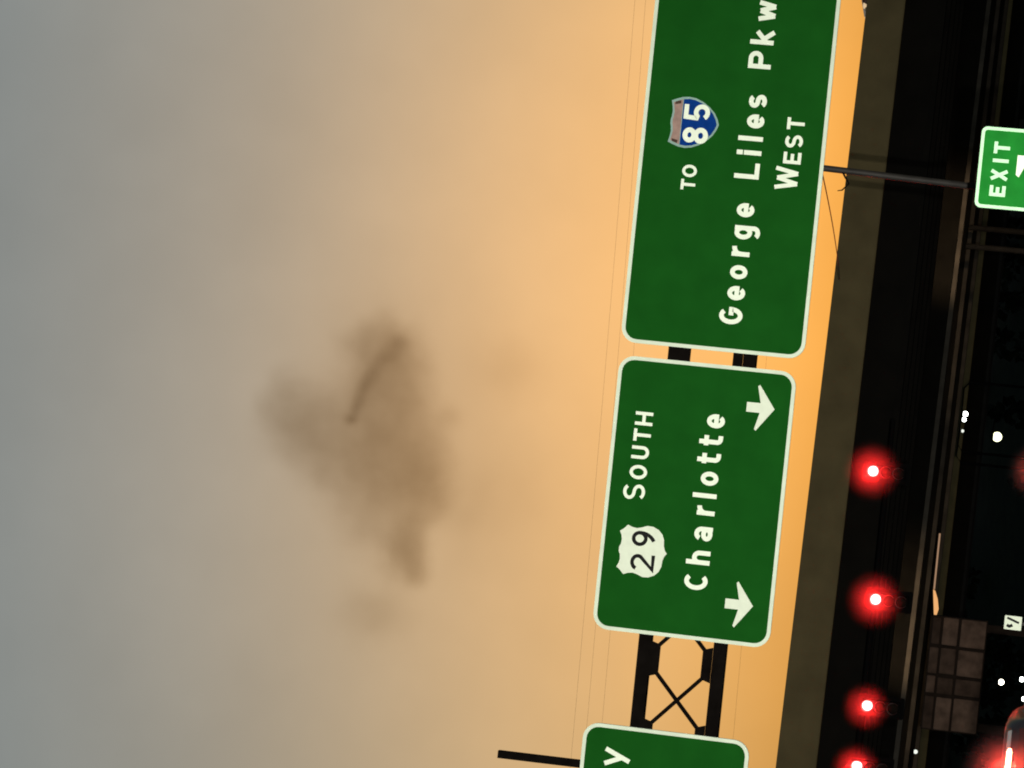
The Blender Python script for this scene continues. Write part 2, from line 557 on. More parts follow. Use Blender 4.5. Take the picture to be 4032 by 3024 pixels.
# ------------------------------------------------------------------ bridges
def bridge(name, x, y, yaw, half, par_top, par_h, par_t, girders, gb, gt, label, cat='bridge', flange='girder', columns=()):
    b = empty(name, (x, y, 0), yaw)
    tag(b, label, cat)
    depth = girders[-1] + 1.0
    m = bmesh.new()
    box(m, -half, half, 0.0, par_t, par_top - par_h, par_top)
    bmesh.ops.recalc_face_normals(m, faces=m.faces)
    bmesh.ops.bevel(m, geom=[e for e in m.edges], offset=0.03, segments=2, affect='EDGES')
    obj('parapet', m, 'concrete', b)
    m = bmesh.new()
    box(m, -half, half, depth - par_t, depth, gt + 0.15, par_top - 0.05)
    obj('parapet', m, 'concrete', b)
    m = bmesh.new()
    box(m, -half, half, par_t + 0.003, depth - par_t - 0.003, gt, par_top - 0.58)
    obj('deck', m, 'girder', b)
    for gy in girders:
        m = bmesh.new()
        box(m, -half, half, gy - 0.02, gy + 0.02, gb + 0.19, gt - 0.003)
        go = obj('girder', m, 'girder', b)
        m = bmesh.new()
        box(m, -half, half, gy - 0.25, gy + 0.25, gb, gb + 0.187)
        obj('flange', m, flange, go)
    for cx_, cy_, r_, zt in columns:
        m = bmesh.new()
        tube(m, [(cx_, cy_, 0), (cx_, cy_, zt)], r_, 14)
        obj('column', m, 'column', b, smooth=False)
    return b


YAW1 = math.atan2(4.8, 23.8)
near = bridge('overpass_bridge', 0, 90.1, YAW1, 46, 8.71, 1.20, 0.42, (0.75, 3.6, 6.4, 9.2, 12.0), 6.25, 7.56,
              'overpass with an olive grey concrete parapet just below the green signs',
              columns=((-24, 6, 0.6, 6.25), (24, 6, 0.6, 6.25)))
YAW2 = R(26)
ca, sa = math.cos(YAW2), math.sin(YAW2)


def far_local(px, py, Y0, base):
    p = at(px, py, Y0)
    dx, dy = p.x, p.y - base
    return dx * ca + dy * sa, -dx * sa + dy * ca


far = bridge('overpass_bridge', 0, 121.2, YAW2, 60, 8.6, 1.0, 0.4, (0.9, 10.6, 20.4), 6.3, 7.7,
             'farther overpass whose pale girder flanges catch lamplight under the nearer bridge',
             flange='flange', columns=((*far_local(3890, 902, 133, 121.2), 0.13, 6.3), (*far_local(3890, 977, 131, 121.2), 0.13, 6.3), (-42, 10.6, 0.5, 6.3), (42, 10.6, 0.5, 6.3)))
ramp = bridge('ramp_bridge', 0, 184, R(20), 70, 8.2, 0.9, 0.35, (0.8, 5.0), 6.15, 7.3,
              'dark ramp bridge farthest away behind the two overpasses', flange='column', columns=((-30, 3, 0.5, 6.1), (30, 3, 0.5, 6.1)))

# block retaining wall under the far bridge, lit from its corner
WY = 110.0
wl = empty('block_wall', (-9.1, WY, 0))
tag(wl, 'dim panel of large brown blocks raised under the bridge at lower left', 'wall')
b = bmesh.new()
box(b, -2.13, 2.13, 0.05, 0.5, 3.28, 5.36)
obj('mortar_bed', b, 'mortar', wl)
for px in (-1.85, 1.85):
    b = bmesh.new()
    box(b, px - 0.15, px + 0.15, 0.08, 0.45, -0.02, 3.277)
    obj('pier', b, 'mortar', wl)
cols = [(-2.1, -0.84), (-0.76, -0.10), (-0.02, 0.98), (1.06, 2.1)]
rows = [(3.31, 4.24), (4.33, 4.90), (4.98, 5.30)]
rnd = random.Random(11)
for r0, r1 in rows:
    for c0, c1 in cols:
        j = lambda s: rnd.uniform(-s, s)
        blk = bevbox(c0 + 0.02 + j(0.02), c1 - 0.02 + j(0.02), -0.02 + j(0.03), 0.12, r0 + j(0.015), r1 + j(0.015), 0.05, 2)
        obj('block', blk, 'block', wl)


def wall_lamp(p, label, energy, aim):
    o = empty('wall_lamp', p)
    tag(o, label, 'lamp', 'amber lamps under the far bridge')
    prof = [(-0.42, -0.02), (0.50, 0.10), (0.46, 0.02), (0.16, -0.10), (-0.20, -0.17), (-0.42, -0.12)]
    obj('lens', plate_poly(prof, -0.10, 0.0), 'amber_lamp', o)
    top = [(-0.46, 0.0), (0.54, 0.125), (0.54, 0.16), (-0.46, 0.05)]
    obj('hood', plate_poly(top, -0.16, 0.10), 'housing', o)
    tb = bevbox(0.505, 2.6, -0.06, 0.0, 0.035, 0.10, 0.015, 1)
    obj('tube', tb, 'streak_glow', o)  # glow put into a thin strip to draw the amber streak beside the lens
    bk = bmesh.new()
    box(bk, -0.05, 0.05, 0.102, 0.30, -0.1, 0.1)
    obj('arm', bk, 'housing', o)
    l = bpy.data.lights.new('lamp_light', 'SPOT')   # thrown back and up at the girders, as the fixture faces them
    l.energy = energy
    l.color = (1.0, 0.70, 0.42)
    l.spot_size = R(50)
    l.spot_blend = 0.8
    l.shadow_soft_size = 0.1
    lo = bpy.data.objects.new('lamp_light', l)
    C.objects.link(lo)
    lo.parent = o
    lo.location = (0, 0.5, 0.1)
    lo.rotation_euler = (Vector(p) - Vector(aim)).to_track_quat('Z', 'Y').to_euler()
    return o


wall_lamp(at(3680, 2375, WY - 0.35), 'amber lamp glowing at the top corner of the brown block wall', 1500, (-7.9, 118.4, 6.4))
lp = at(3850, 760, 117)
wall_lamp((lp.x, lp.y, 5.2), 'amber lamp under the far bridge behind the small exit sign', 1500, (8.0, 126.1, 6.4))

# ------------------------------------------------------------------ sign gantry
gan = empty('sign_gantry', (0, 55.40, 0))
tag(gan, 'black steel truss gantry that carries the green highway signs', 'gantry')
for z0_, z1_ in ((8.55, 8.80), (7.11, 7.36)):
    b = bevbox(-13.0, 12.6, -0.125, 0.125, z0_, z1_, 0.015, 2)
    obj('chord', b, 'steel_dark', gan)
nodes = [-4.93 + 1.485 * k for k in range(-5, 12)]
for x in nodes:
    for zc, sgn in ((8.55, -1), (7.36, 1)):
        pts = [(x - 0.34, zc), (x - 0.28, zc + sgn * 0.19), (x + 0.28, zc + sgn * 0.19), (x + 0.34, zc)]
        obj('gusset', plate_poly(pts, -0.145, -0.127), 'steel_dark', gan)
for a_, b_ in zip(nodes, nodes[1:]):
    for za, zb, yo in ((8.40, 7.51, -0.16), (7.51, 8.40, -0.115)):
        b = bmesh.new()
        bar(b, (a_ + 0.26, yo, za), (b_ - 0.26, yo, zb), 0.075, 0.035)
        obj('brace', b, 'steel_dark', gan)
for x in (-13.0, 12.6):
    b = bmesh.new()
    tube(b, [(x, 0, 0), (x, 0, 9.2)], [0.24, 0.20], 16)
    obj('upright', b, 'steel_dark', gan)
b = bmesh.new()
bar(b, (-7.12, 0.55, 0), (-7.19, 0.55, 11.40), 0.145, 0.145)
obj('post', b, 'steel_dark', gan)

# US route sign with two down arrows
SY = 55.0
s1 = guide_sign(-4.46, 0.76, 6.29, 9.67, SY, 'green sign reading 29 South Charlotte with two white down arrows')
s1['label'] = 'green overhead sign for 29 South Charlotte with two white down arrows'
word(s1, SY, [('S', -1.80, 8.925, 0.29, 0.42), ('O', -1.42, 8.925, 0.27, 0.335), ('U', -1.045, 8.925, 0.245, 0.335), ('T', -0.715, 8.925, 0.235, 0.33), ('H', -0.40, 8.92, 0.255, 0.335)], 0.062)
word(s1, SY, [('C', -3.353, 7.565, 0.335, 0.445), ('h', -2.906, 7.565, 0.265, 0.45), ('a', -2.451, 7.565, 0.265, 0.345), ('r', -2.002, 7.565, 0.195, 0.34), ('l', -1.729, 7.56, 0.085, 0.455),
              ('o', -1.401, 7.56, 0.265, 0.335), ('t', -1.019, 7.555, 0.20, 0.445), ('t', -0.679, 7.55, 0.20, 0.445), ('e', -0.308, 7.548, 0.265, 0.34)], 0.087)
for ax, az in ((0.026, 6.638), (-3.706, 6.665)):
    down_arrow(s1, ax, az, 0.87, 0.53, 0.185)


def us_shield(sign, x, z0, w_, h_):
    prof = [(0.00, 0.00), (0.055, 0.045), (0.14, 0.075), (0.26, 0.085), (0.36, 0.13), (0.44, 0.21), (0.49, 0.33), (0.495, 0.45), (0.455, 0.56), (0.43, 0.66), (0.445, 0.76), (0.48, 0.845),
            (0.40, 0.925), (0.345, 1.0), (0.28, 0.965), (0.19, 0.945), (0.10, 0.955), (0.04, 0.985)]
    pts = [(px * w_, pz * h_) for px, pz in prof] + [(-px * w_, pz * h_) for px, pz in reversed(prof[1:])]
    sh = obj('route_shield', plate_poly(pts, -0.010, 0.002), 'shield_white', sign, (x - sign.location.x, 0, z0 - sign.location.z))
    return sh


sh = us_shield(s1, -2.905, 8.392, 0.985, 0.935)
letter('2', -0.215, 0.215, 0.31, 0.465, 0.070, sh, 'sign_black', -0.018, 'numeral')
letter('9', 0.235, 0.235, 0.29, 0.46, 0.070, sh, 'sign_black', -0.018, 'numeral')

# parkway sign
s2 = guide_sign(1.02, 9.15, 6.19, 9.69, SY, 'green overhead sign for George Liles Pkwy West with a blue 85 shield')
bz = lambda x: 7.42 - (x - 1.7) * 0.010
items = [('G', 1.708, 0, 0.325, 0.445), ('e', 2.14, 0, 0.27, 0.335), ('o', 2.539, 0, 0.265, 0.33), ('r', 2.942, 0, 0.205, 0.34), ('g', 3.294, -0.155, 0.26, 0.485), ('e', 3.718, 0, 0.265, 0.335),
         ('L', 4.463, -0.01, 0.30, 0.47), ('i', 4.807, -0.01, 0.095, 0.467), ('l', 5.075, -0.01, 0.09, 0.469), ('e', 5.407, 0, 0.265, 0.33), ('s', 5.789, -0.005, 0.255, 0.34),
         ('P', 6.57, 0, 0.33, 0.43), ('k', 7.002, -0.005, 0.275, 0.445), ('w', 7.503, 0, 0.40, 0.33), ('y', 7.98, -0.13, 0.31, 0.46)]
word(s2, SY, [(c, x, bz(x) + dz, w_, h_) for c, x, dz, w_, h_ in items], 0.087)
word(s2, SY, [('W', 4.388, 6.63, 0.44, 0.44)], 0.076)
word(s2, SY, [('E', 4.774, 6.622, 0.22, 0.335), ('S', 5.091, 6.62, 0.24, 0.335), ('T', 5.425, 6.62, 0.225, 0.33)], 0.064)
word(s2, SY, [('T', 4.105, 8.57, 0.20, 0.275), ('O', 4.365, 8.565, 0.235, 0.28)], 0.055)


def interstate_shield(sign, x, z0, w_, h_):
    half = [(0.0, 0.0), (0.10, 0.035), (0.22, 0.105), (0.33, 0.22), (0.42, 0.36), (0.475, 0.50), (0.495, 0.64), (0.48, 0.77), (0.44, 0.89), (0.40, 0.985), (0.32, 0.965), (0.2, 0.945), (0.1, 0.955), (0.04, 0.97)]
    full = lambda k, dz: [(px * w_ * k, (0.5 + (pz - 0.5) * k) * h_ + dz) for px, pz in half] + [(-px * w_ * k, (0.5 + (pz - 0.5) * k) * h_ + dz) for px, pz in reversed(half[1:])]
    loc = (x - sign.location.x, 0, z0 - sign.location.z)
    sh = obj('route_shield', plate_poly(full(1.0, 0), -0.010, 0.002), 'shield_grey', sign, loc)
    inner = full(0.915, 0)
    ztop = 0.745 * h_
    obj('blue_field', plate_poly(cut(inner, ztop, -1), -0.0125, -0.0101), 'shield_blue', sh)
    obj('red_band', plate_poly(cut(inner, ztop + 0.012, 1), -0.0125, -0.0101), 'shield_red', sh)
    for sx in (-1, 1):
        q = [(sx * 0.355 * w_, 0.79 * h_), (sx * 0.415 * w_, 0.80 * h_), (sx * 0.385 * w_, 0.905 * h_), (sx * 0.33 * w_, 0.915 * h_)]
        obj('band_end', plate_poly(q, -0.0145, -0.0126), 'shield_dark', sh)
    return sh


def cut(poly, z, side):
    """keep the part of an outline above (side 1) or below (side -1) height z"""
    out = []
    for (x0, a), (x1, b) in zip(poly, poly[1:] + poly[:1]):
        ia, ib = (a - z) * side >= 0, (b - z) * side >= 0
        if ia: out.append((x0, a))
        if ia != ib:
            t = (z - a) / (b - a)
            out.append((x0 + (x1 - x0) * t, z))
    return out


sh = interstate_shield(s2, 5.28, 8.237, 0.985, 0.955)
letter('8', -0.235, 0.185, 0.305, 0.485, 0.092, sh, 'sign_white', -0.022, 'numeral')
letter('5', 0.205, 0.19, 0.31, 0.495, 0.086, sh, 'sign_white', -0.022, 'numeral')

# third sign, only its right end in view
s3 = guide_sign(-10.6, -6.25, 6.46, 9.63, SY, 'green overhead sign whose right end with a letter y shows at the edge')
word(s3, SY, [('y', -6.848, 8.70, 0.35, 0.47)], 0.087)

# small sign at the exit gore
EX = 45.0
e = guide_sign(3.41, 4.64, 1.75, 2.95, EX, 'small bright green exit sign with a white arrow, in the dark', 'exit_green', 'exit_white', 0.045, 0.09, False)
e.name = 'exit_sign'
del e['group']
word(e, EX, [('E', 3.675, 2.51, 0.165, 0.24), ('X', 3.92, 2.508, 0.185, 0.24), ('I', 4.138, 2.506, 0.055, 0.24), ('T', 4.335, 2.505, 0.18, 0.24)], 0.053, 'exit_white')
ar = [(0.30, 0.445), (0.0, 0.445), (-0.035, 0.40), (0.13, 0.325), (-0.26, -0.02), (-0.16, -0.12), (0.195, 0.24), (0.235, 0.13), (0.30, 0.16)]
obj('arrow', plate_poly(ar, -0.008, 0.002), 'sign_white', e, (3.945 - e.location.x, 0, 1.935 - e.location.z))
for px in (-0.35, 0.35):
    b = bmesh.new()
    box(b, px - 0.035, px + 0.035, 0.064, 0.14, -1.75, 1.1)
    obj('leg', b, 'pole_grey', e)

# little white regulatory sign
q = empty('road_sign', (-3.775, 60, 0))
tag(q, 'tiny white sign with black strokes in the dark at lower left', 'road sign')
obj('panel', plate_poly(rrect(-0.14, 0.14, 1.712, 2.056, 0.015, 2), 0, 0.004), 'sign_white', q)
b = bmesh.new()
strip(b, [(0.095, 2.01), (0.075, 1.95), (0.01, 1.765)], 0.045, -0.004, 0.001)
strip(b, [(-0.055, 2.005), (-0.075, 1.95), (-0.045, 1.89)], 0.06, -0.0055, 0.001)
obj('symbol', b, 'sign_black', q)
b = bmesh.new()
box(b, -0.03, 0.03, 0.005, 0.045, 0, 2.0)
obj('post', b, 'pole_grey', q)

# slim pole behind the parkway sign
pl = empty('steel_pole', (4.72, 57.2, 0))
tag(pl, 'slim dark steel pole rising behind the George Liles Pkwy sign', 'pole')
b = bmesh.new()
tube(b, [(-0.12, 0, 0), (0.10, 0, 6.3), (0.20, 0, 9.2)], [0.066, 0.064, 0.060], 14)
obj('shaft', b, 'pole_grey', pl, smooth=True)
b = bmesh.new()
tube(b, [(0.09, -0.02, 6.02), (-0.05, -0.05, 5.93), (-0.16, -0.07, 5.85), (-0.30, -0.08, 5.97), (-0.32, -0.08, 6.06)], [0.02, 0.02, 0.016, 0.014, 0.008], 8)
obj('bracket', b, 'steel_dark', pl)


def cable(pts, r, label, group=None, name='cable'):
    b = bmesh.new()
    tube(b, pts, r, 6)
    tag(obj(name, b, 'cable'), label, 'cable', group)


def sagging(a, b, sag, n=24):
    return [a.lerp(b, k / n) - Vector((0, 0, sag * 4 * (k / n) * (1 - k / n))) for k in range(n + 1)]


cable(sagging(Vector((4.80, 57.2, 6.42)), at(3306, 1100, 88.5), 0.05), 0.012, 'thin cable slanting from the pole down to the bridge parapet')

WIRE = 112.0
for (xa, ya), (xb, yb), lab in (((2470, 0), (2222, 2950), 'highest of the thin wires crossing the sky above the signs'),
                                ((2512, 0), (2277, 2900), 'second highest of the thin wires crossing the sky above the signs'),
                                ((2560, 150), (2345, 2800), 'third wire from the top, close above the signs'),
                                ((3100, 0), (2866, 2800), 'lowest wire, seen between the signs beside the truss')):
    a, b = at(xa, ya, WIRE), at(xb, yb, WIRE)
    d = b - a
    cable(sagging(a - d * 0.8, b + d * 0.8, 0.35, 40), 0.0035, lab, 'wires across the sky', 'power_line')

# ------------------------------------------------------------------ traffic signals over the road
mast = empty('mast_arm', (-15.5, 85.0, 0))
tag(mast, 'dark mast arm that holds the red traffic signals under the bridge', 'mast arm')
b = bmesh.new()
tube(b, [(0, 0, 0), (0, 0, 6.9)], [0.16, 0.13], 14)
obj('upright', b, 'housing', mast)
b = bmesh.new()
tube(b, [(0, 0, 6.15), (15.6, 0, 6.1)], [0.12, 0.06], 12)
obj('arm', b, 'housing', mast)


def signal(p, label, k):
    """p is the middle of the lit red lens"""
    t = empty('traffic_signal', (p.x, p.y, p.z))
    tag(t, label, 'traffic light', 'red traffic signals under the bridge')
    obj('housing', bevbox(-0.18, 0.18, 0.02, 0.26, -0.92, 0.18, 0.03, 2), 'housing', t)
    bp = ring_poly(rrect(-0.31, 0.31, -1.04, 0.31, 0.05, 3), rrect(-0.185, 0.185, -0.925, 0.185, 0.03, 3), 0.13, 0.135)
    obj('backplate', bp, 'housing', t)
    for i, m in enumerate(('red_lens', 'lens_off', 'lens_off')):
        z = -0.365 * i
        lb = bmesh.new()
        prev = None
        for rr, yy in ((0.145, 0.018), (0.11, -0.012), (0.06, -0.03), (0.0, -0.036)):
            ring = [lb.verts.new((rr * math.cos(2 * math.pi * q_ / 24), yy, rr * math.sin(2 * math.pi * q_ / 24))) for q_ in range(24)] if rr else [lb.verts.new((0, yy, 0))]
            if prev:
                for q_ in range(24):
                    if rr: lb.faces.new((prev[q_], prev[(q_ + 1) % 24], ring[(q_ + 1) % 24], ring[q_]))
                    else: lb.faces.new((prev[q_], prev[(q_ + 1) % 24], ring[0]))
            prev = ring
        lens = obj('lens', lb, m, t, (0, 0, z), smooth=True)
        vb = bmesh.new()
        segs = [R(-55 + 290 * q_ / 22) for q_ in range(23)]
        o_, i_ = [], []
        for aa in segs:
            ln = 0.26 if R(0) <= aa <= R(180) else 0.26 - 0.16 * min(abs(math.sin(aa)), 1)
            o_.append([vb.verts.new((r_ * math.cos(aa), yy, r_ * math.sin(aa))) for r_, yy in ((0.165, 0.016), (0.165, 0.018 - ln), (0.158, 0.018 - ln), (0.158, 0.016))])
        for u, v in zip(o_, o_[1:]):
            for q_ in range(4):
                vb.faces.new((u[q_], v[q_], v[(q_ + 1) % 4], u[(q_ + 1) % 4]))
        obj('visor', vb, 'visor_in', t, (0, 0, z), smooth=False)
    cl = bmesh.new()
    box(cl, -0.05, 0.05, 0.262, 0.95, -0.6, -0.5)
    obj('clamp', cl, 'housing', t)
    l = bpy.data.lights.new('signal_light', 'SPOT')
    l.energy = 540 * k
    l.color = (1.0, 0.014, 0.012)
    l.spot_size = R(172)
    l.spot_blend = 0.25
    l.shadow_soft_size = 0.08
    lo = bpy.data.objects.new('signal_light', l)
    C.objects.link(lo)
    lo.parent = t
    lo.location = (0, -0.30, 0)
    lo.rotation_euler = (R(-90), 0, 0)
    return t


SIGNALS = []
for (px, py, lab, k) in ((3438, 1855, 'rightmost of the four red traffic signals', 1.0),
                         (3448, 2360, 'second red traffic signal from the right, above the amber lamp', 1.0),
                         (3415, 2778, 'smallest red traffic signal, third from the right', 0.7),
                         (3374, 3016, 'red traffic signal nearest the edge, leftmost of the four', 0.9)):
    SIGNALS.append(signal(at(px, py, 84.2), lab, k))


# ------------------------------------------------------------------ distant street lamps
def street_lamp(p, size, m, label, side=1):
    t = empty('street_lamp', (p.x, p.y, 0))
    tag(t, label, 'street lamp', 'distant street lamps beyond the bridges')
    b = bmesh.new()
    ax = side * 1.8
    tube(b, [(ax, 0, 0), (ax, 0, p.z - 0.1), (ax * 0.8, 0, p.z + 0.22), (size * 0.4 * side, 0, p.z + size * 0.35 + 0.1)], [0.1, 0.07, 0.05, 0.045], 10)
    obj('pole', b, 'housing', t)
    b = bevbox(-size * 0.6, size * 0.6, -size * 0.5, size * 0.5, p.z + size * 0.36, p.z + size * 0.36 + 0.14, 0.04, 2)
    obj('hood', b, 'housing', t)
    b = bmesh.new()
    bmesh.ops.create_uvsphere(b, u_segments=16, v_segments=10, radius=size / 2)
    o = obj('globe', b, m, t, (0, 0, p.z), smooth=True)
    return o


street_lamp(at(3926, 1720, 200), 0.66, 'white_lamp', 'brightest pale street lamp far under the bridges')
street_lamp(at(3801, 1630, 165), 0.30, 'cool_lamp', 'small white street lamp high under the far bridge')['label'] = 'stretched white globe'
o = street_lamp(at(3796, 1652, 166), 0.25, 'cool_lamp', 'small white lamp touching the one above it on its left', -1)
o = street_lamp(at(3790, 1697, 168), 0.18, 'dim_lamp', 'faint tiny street lamp left of the white pair', -1)
street_lamp(at(3942, 2686, 240), 0.46, 'warm_lamp', 'warm white street lamp between the block wall and the car')
street_lamp(at(4023, 2675, 250), 0.42, 'cool_lamp', 'cool street lamp low down, just below the warm one')
street_lamp(at(4030, 2752, 250), 0.36, 'cool_lamp', 'cool street lamp lowest of all, above the car roof', -1)
street_lamp(at(3605, 2960, 118), 0.17, 'dim_lamp', 'faint small lamp under the bridge left of the block wall', -1)
for ob in bpy.data.objects:
    if ob.name.startswith('globe') and 'label' in ob: del ob['label']


# ------------------------------------------------------------------ cars
def loft(rings, closed_ends=True):
    bm = bmesh.new()
    V = [[bm.verts.new(p) for p in r] for r in rings]
    n_ = len(V[0])
    for a, b in zip(V, V[1:]):
        for k in range(n_):
            bm.faces.new((a[k], a[(k + 1) % n_], b[(k + 1) % n_], b[k]))
    if closed_ends:
        bm.faces.new(V[0])
        bm.faces.new(V[-1])
    return bm


def section(y, wb, wt, z0, z1, r, n_=5):
    """cross-section of a car body: bottom width wb, top width wt, rounded shoulders"""
    pts = [(-wb / 2 + 0.05, y, z0), (wb / 2 - 0.05, y, z0), (wb / 2, y, z0 + 0.08)]
    for k in range(n_ + 1):
        a = R(90 * k / n_)
        pts.append((wt / 2 - r + r * math.cos(a), y, z1 - r + r * math.sin(a)))
    for k in range(n_ + 1):
        a = R(90 + 90 * k / n_)
        pts.append((-wt / 2 + r + r * math.cos(a), y, z1 - r + r * math.sin(a)))
    pts.append((-wb / 2, y, z0 + 0.08))
    return pts


def make_car(label, paint, lamp):
    """crossover, rear end at y = 0, facing +y, ground at z = 0, roof at 1.62"""
    t = empty('car')
    tag(t, label, 'car', 'cars on the road and the bridge')
    body = loft([section(y, a, b, z0, z1, r) for y, a, b, z0, z1, r in (
        (0.00, 1.66, 1.54, 0.42, 0.92, 0.10), (0.06, 1.80, 1.66, 0.30, 0.98, 0.10), (0.5, 1.86, 1.72, 0.24, 1.02, 0.09), (1.6, 1.86, 1.74, 0.22, 1.02, 0.09),
        (3.1, 1.86, 1.72, 0.22, 1.0, 0.09), (4.0, 1.84, 1.66, 0.24, 0.94, 0.12), (4.42, 1.72, 1.50, 0.30, 0.82, 0.14), (4.55, 1.5, 1.34, 0.40, 0.72, 0.12))])
    obj('body', body, paint, t, smooth=False)
    cab = loft([section(y, a, b, z0, z1, r) for y, a, b, z0, z1, r in (
        (0.20, 1.60, 1.40, 0.98, 1.10, 0.06), (0.42, 1.62, 1.34, 0.98, 1.50, 0.24), (0.62, 1.62, 1.32, 0.98, 1.60, 0.26), (1.4, 1.62, 1.32, 0.98, 1.62, 0.26),
        (2.2, 1.62, 1.32, 0.98, 1.60, 0.26), (2.65, 1.60, 1.30, 0.98, 1.46, 0.22), (3.35, 1.56, 1.30, 0.97, 1.04, 0.04))])
    obj('cabin', cab, paint, t, smooth=True)
    spo = loft([[(-0.52, y, z - 0.03), (0.52, y, z - 0.03), (0.50, y, z + 0.015), (-0.50, y, z + 0.015)] for y, z in ((0.24, 1.555), (0.5, 1.572))])
    obj('spoiler', spo, paint, t)
    wv = [(-0.60, 0.213, 1.06), (0.60, 0.213, 1.06), (0.54, 0.375, 1.44), (-0.54, 0.375, 1.44)]
    wb_ = bmesh.new()
    f_ = [wb_.verts.new(p) for p in wv]
    b_ = [wb_.verts.new((x, y + 0.03, z)) for x, y, z in wv]
    wb_.faces.new(f_)
    wb_.faces.new(b_)
    for k in range(4):
        wb_.faces.new((f_[k], f_[(k + 1) % 4], b_[(k + 1) % 4], b_[k]))
    obj('rear_window', wb_, 'glass', t)
    bl = bmesh.new()
    tube(bl, [(-0.30, 0.225, 1.527), (-0.26, 0.222, 1.53), (0.26, 0.222, 1.53), (0.30, 0.225, 1.527)], [0.016, 0.030, 0.030, 0.016], 8)
    obj('brake_light', bl, lamp, t)
    for s in (-1, 1):
        tl = obj('tail_light', bevbox(min(s * 0.56, s * 0.845), max(s * 0.56, s * 0.845), -0.012, 0.10, 0.74, 0.93, 0.02, 2), 'tail_dim', t)
        obj('head_light', bevbox(min(s * 0.46, s * 0.72), max(s * 0.46, s * 0.72), 4.40, 4.54, 0.66, 0.79, 0.03, 2), 'head_lamp', t)
        sw = loft([[(s * 0.755, y, 1.06), (s * 0.80, y, 1.06), (s * (0.80 - (z - 1.06) * 0.33), y, z), (s * (0.745 - (z - 1.06) * 0.33), y, z)] for y, z in ((0.75, 1.36), (1.4, 1.44), (2.2, 1.42), (2.7, 1.26))])
        obj('side_window', sw, 'glass', t)
        obj('mirror', bevbox(min(s * 0.86, s * 1.02), max(s * 0.86, s * 1.02), 2.75, 2.85, 1.0, 1.12, 0.03, 2), paint, t)
        for wy in (0.85, 3.65):
            wbm = bmesh.new()
            pr = [(0.20, 0.0), (0.31, 0.0), (0.335, 0.03), (0.335, 0.19), (0.31, 0.22), (0.20, 0.22)]
            rg = [[wbm.verts.new((s * (0.72 + d), wy + r_ * math.cos(2 * math.pi * k / 24), 0.335 + r_ * math.sin(2 * math.pi * k / 24))) for r_, d in pr] for k in range(24)]
            for k in range(24):
                for q_ in range(len(pr)):
                    wbm.faces.new((rg[k][q_], rg[(k + 1) % 24][q_], rg[(k + 1) % 24][(q_ + 1) % len(pr)], rg[k][(q_ + 1) % len(pr)]))
            wh = obj('wheel', wbm, 'rubber', t)
            rb = bmesh.new()
            tube(rb, [(s * 0.76, wy, 0.335), (s * 0.925, wy, 0.335)], 0.20, 20)
            obj('rim', rb, 'rim', wh)
    obj('bumper', bevbox(-0.86, 0.86, -0.07, 0.2, 0.34, 0.60, 0.05, 2), paint, t)
    obj('number_plate', bevbox(-0.16, 0.16, -0.02, -0.004, 0.70, 0.86, 0.003, 1), 'plate', t)
    return t


def brake_glow(car, energy):
    l = bpy.data.lights.new('brake_glow', 'SPOT')
    l.energy = energy
    l.color = (1.0, 0.05, 0.03)
    l.spot_size = R(140)
    l.spot_blend = 0.6
    l.shadow_soft_size = 0.05
    lo = bpy.data.objects.new('brake_glow', l)
    C.objects.link(lo)
    lo.parent = car
    lo.location = (0.05, 0.16, 1.53)
    lo.rotation_euler = (R(-90), 0, 0)


car = make_car('dark car with a red brake light bar at the lower left corner', 'paint_black', 'brake')
car.location = (-3.98, 34.8, 0)
car2 = copy_tree(car)
tag(car2, 'dark car ahead whose brake light glows red at the edge below the pale lamp')
car2.location = (-0.42, 34.0, 0)
car3 = copy_tree(car)
tag(car3, 'brown car crossing the overpass beside the parapet, front end just in view')
for ch in car3.children:
    if ch.name.split('.')[0] in ('body', 'cabin', 'spoiler', 'bumper', 'mirror'):
        ch.data = ch.data.copy()
        ch.data.materials[0] = M['paint_brown']
    if ch.name.startswith('brake_light'):
        ch.data = ch.data.copy()
        ch.data.materials[0] = M['tail_dim']
brake_glow(car, 430)
brake_glow(car2, 80)
p3 = at(3410, 40, 94.2)
car3.rotation_euler = (0, 0, R(90) + YAW1)
car3.location = (p3.x + 4.5 * math.cos(YAW1), p3.y + 4.5 * math.sin(YAW1) + 0.6, 8.14)

# ------------------------------------------------------------------ dark cloud in the sunset, far beyond everything
CY = 1500.0
c0 = at(1480, 1850, CY)
K = CY / FPX


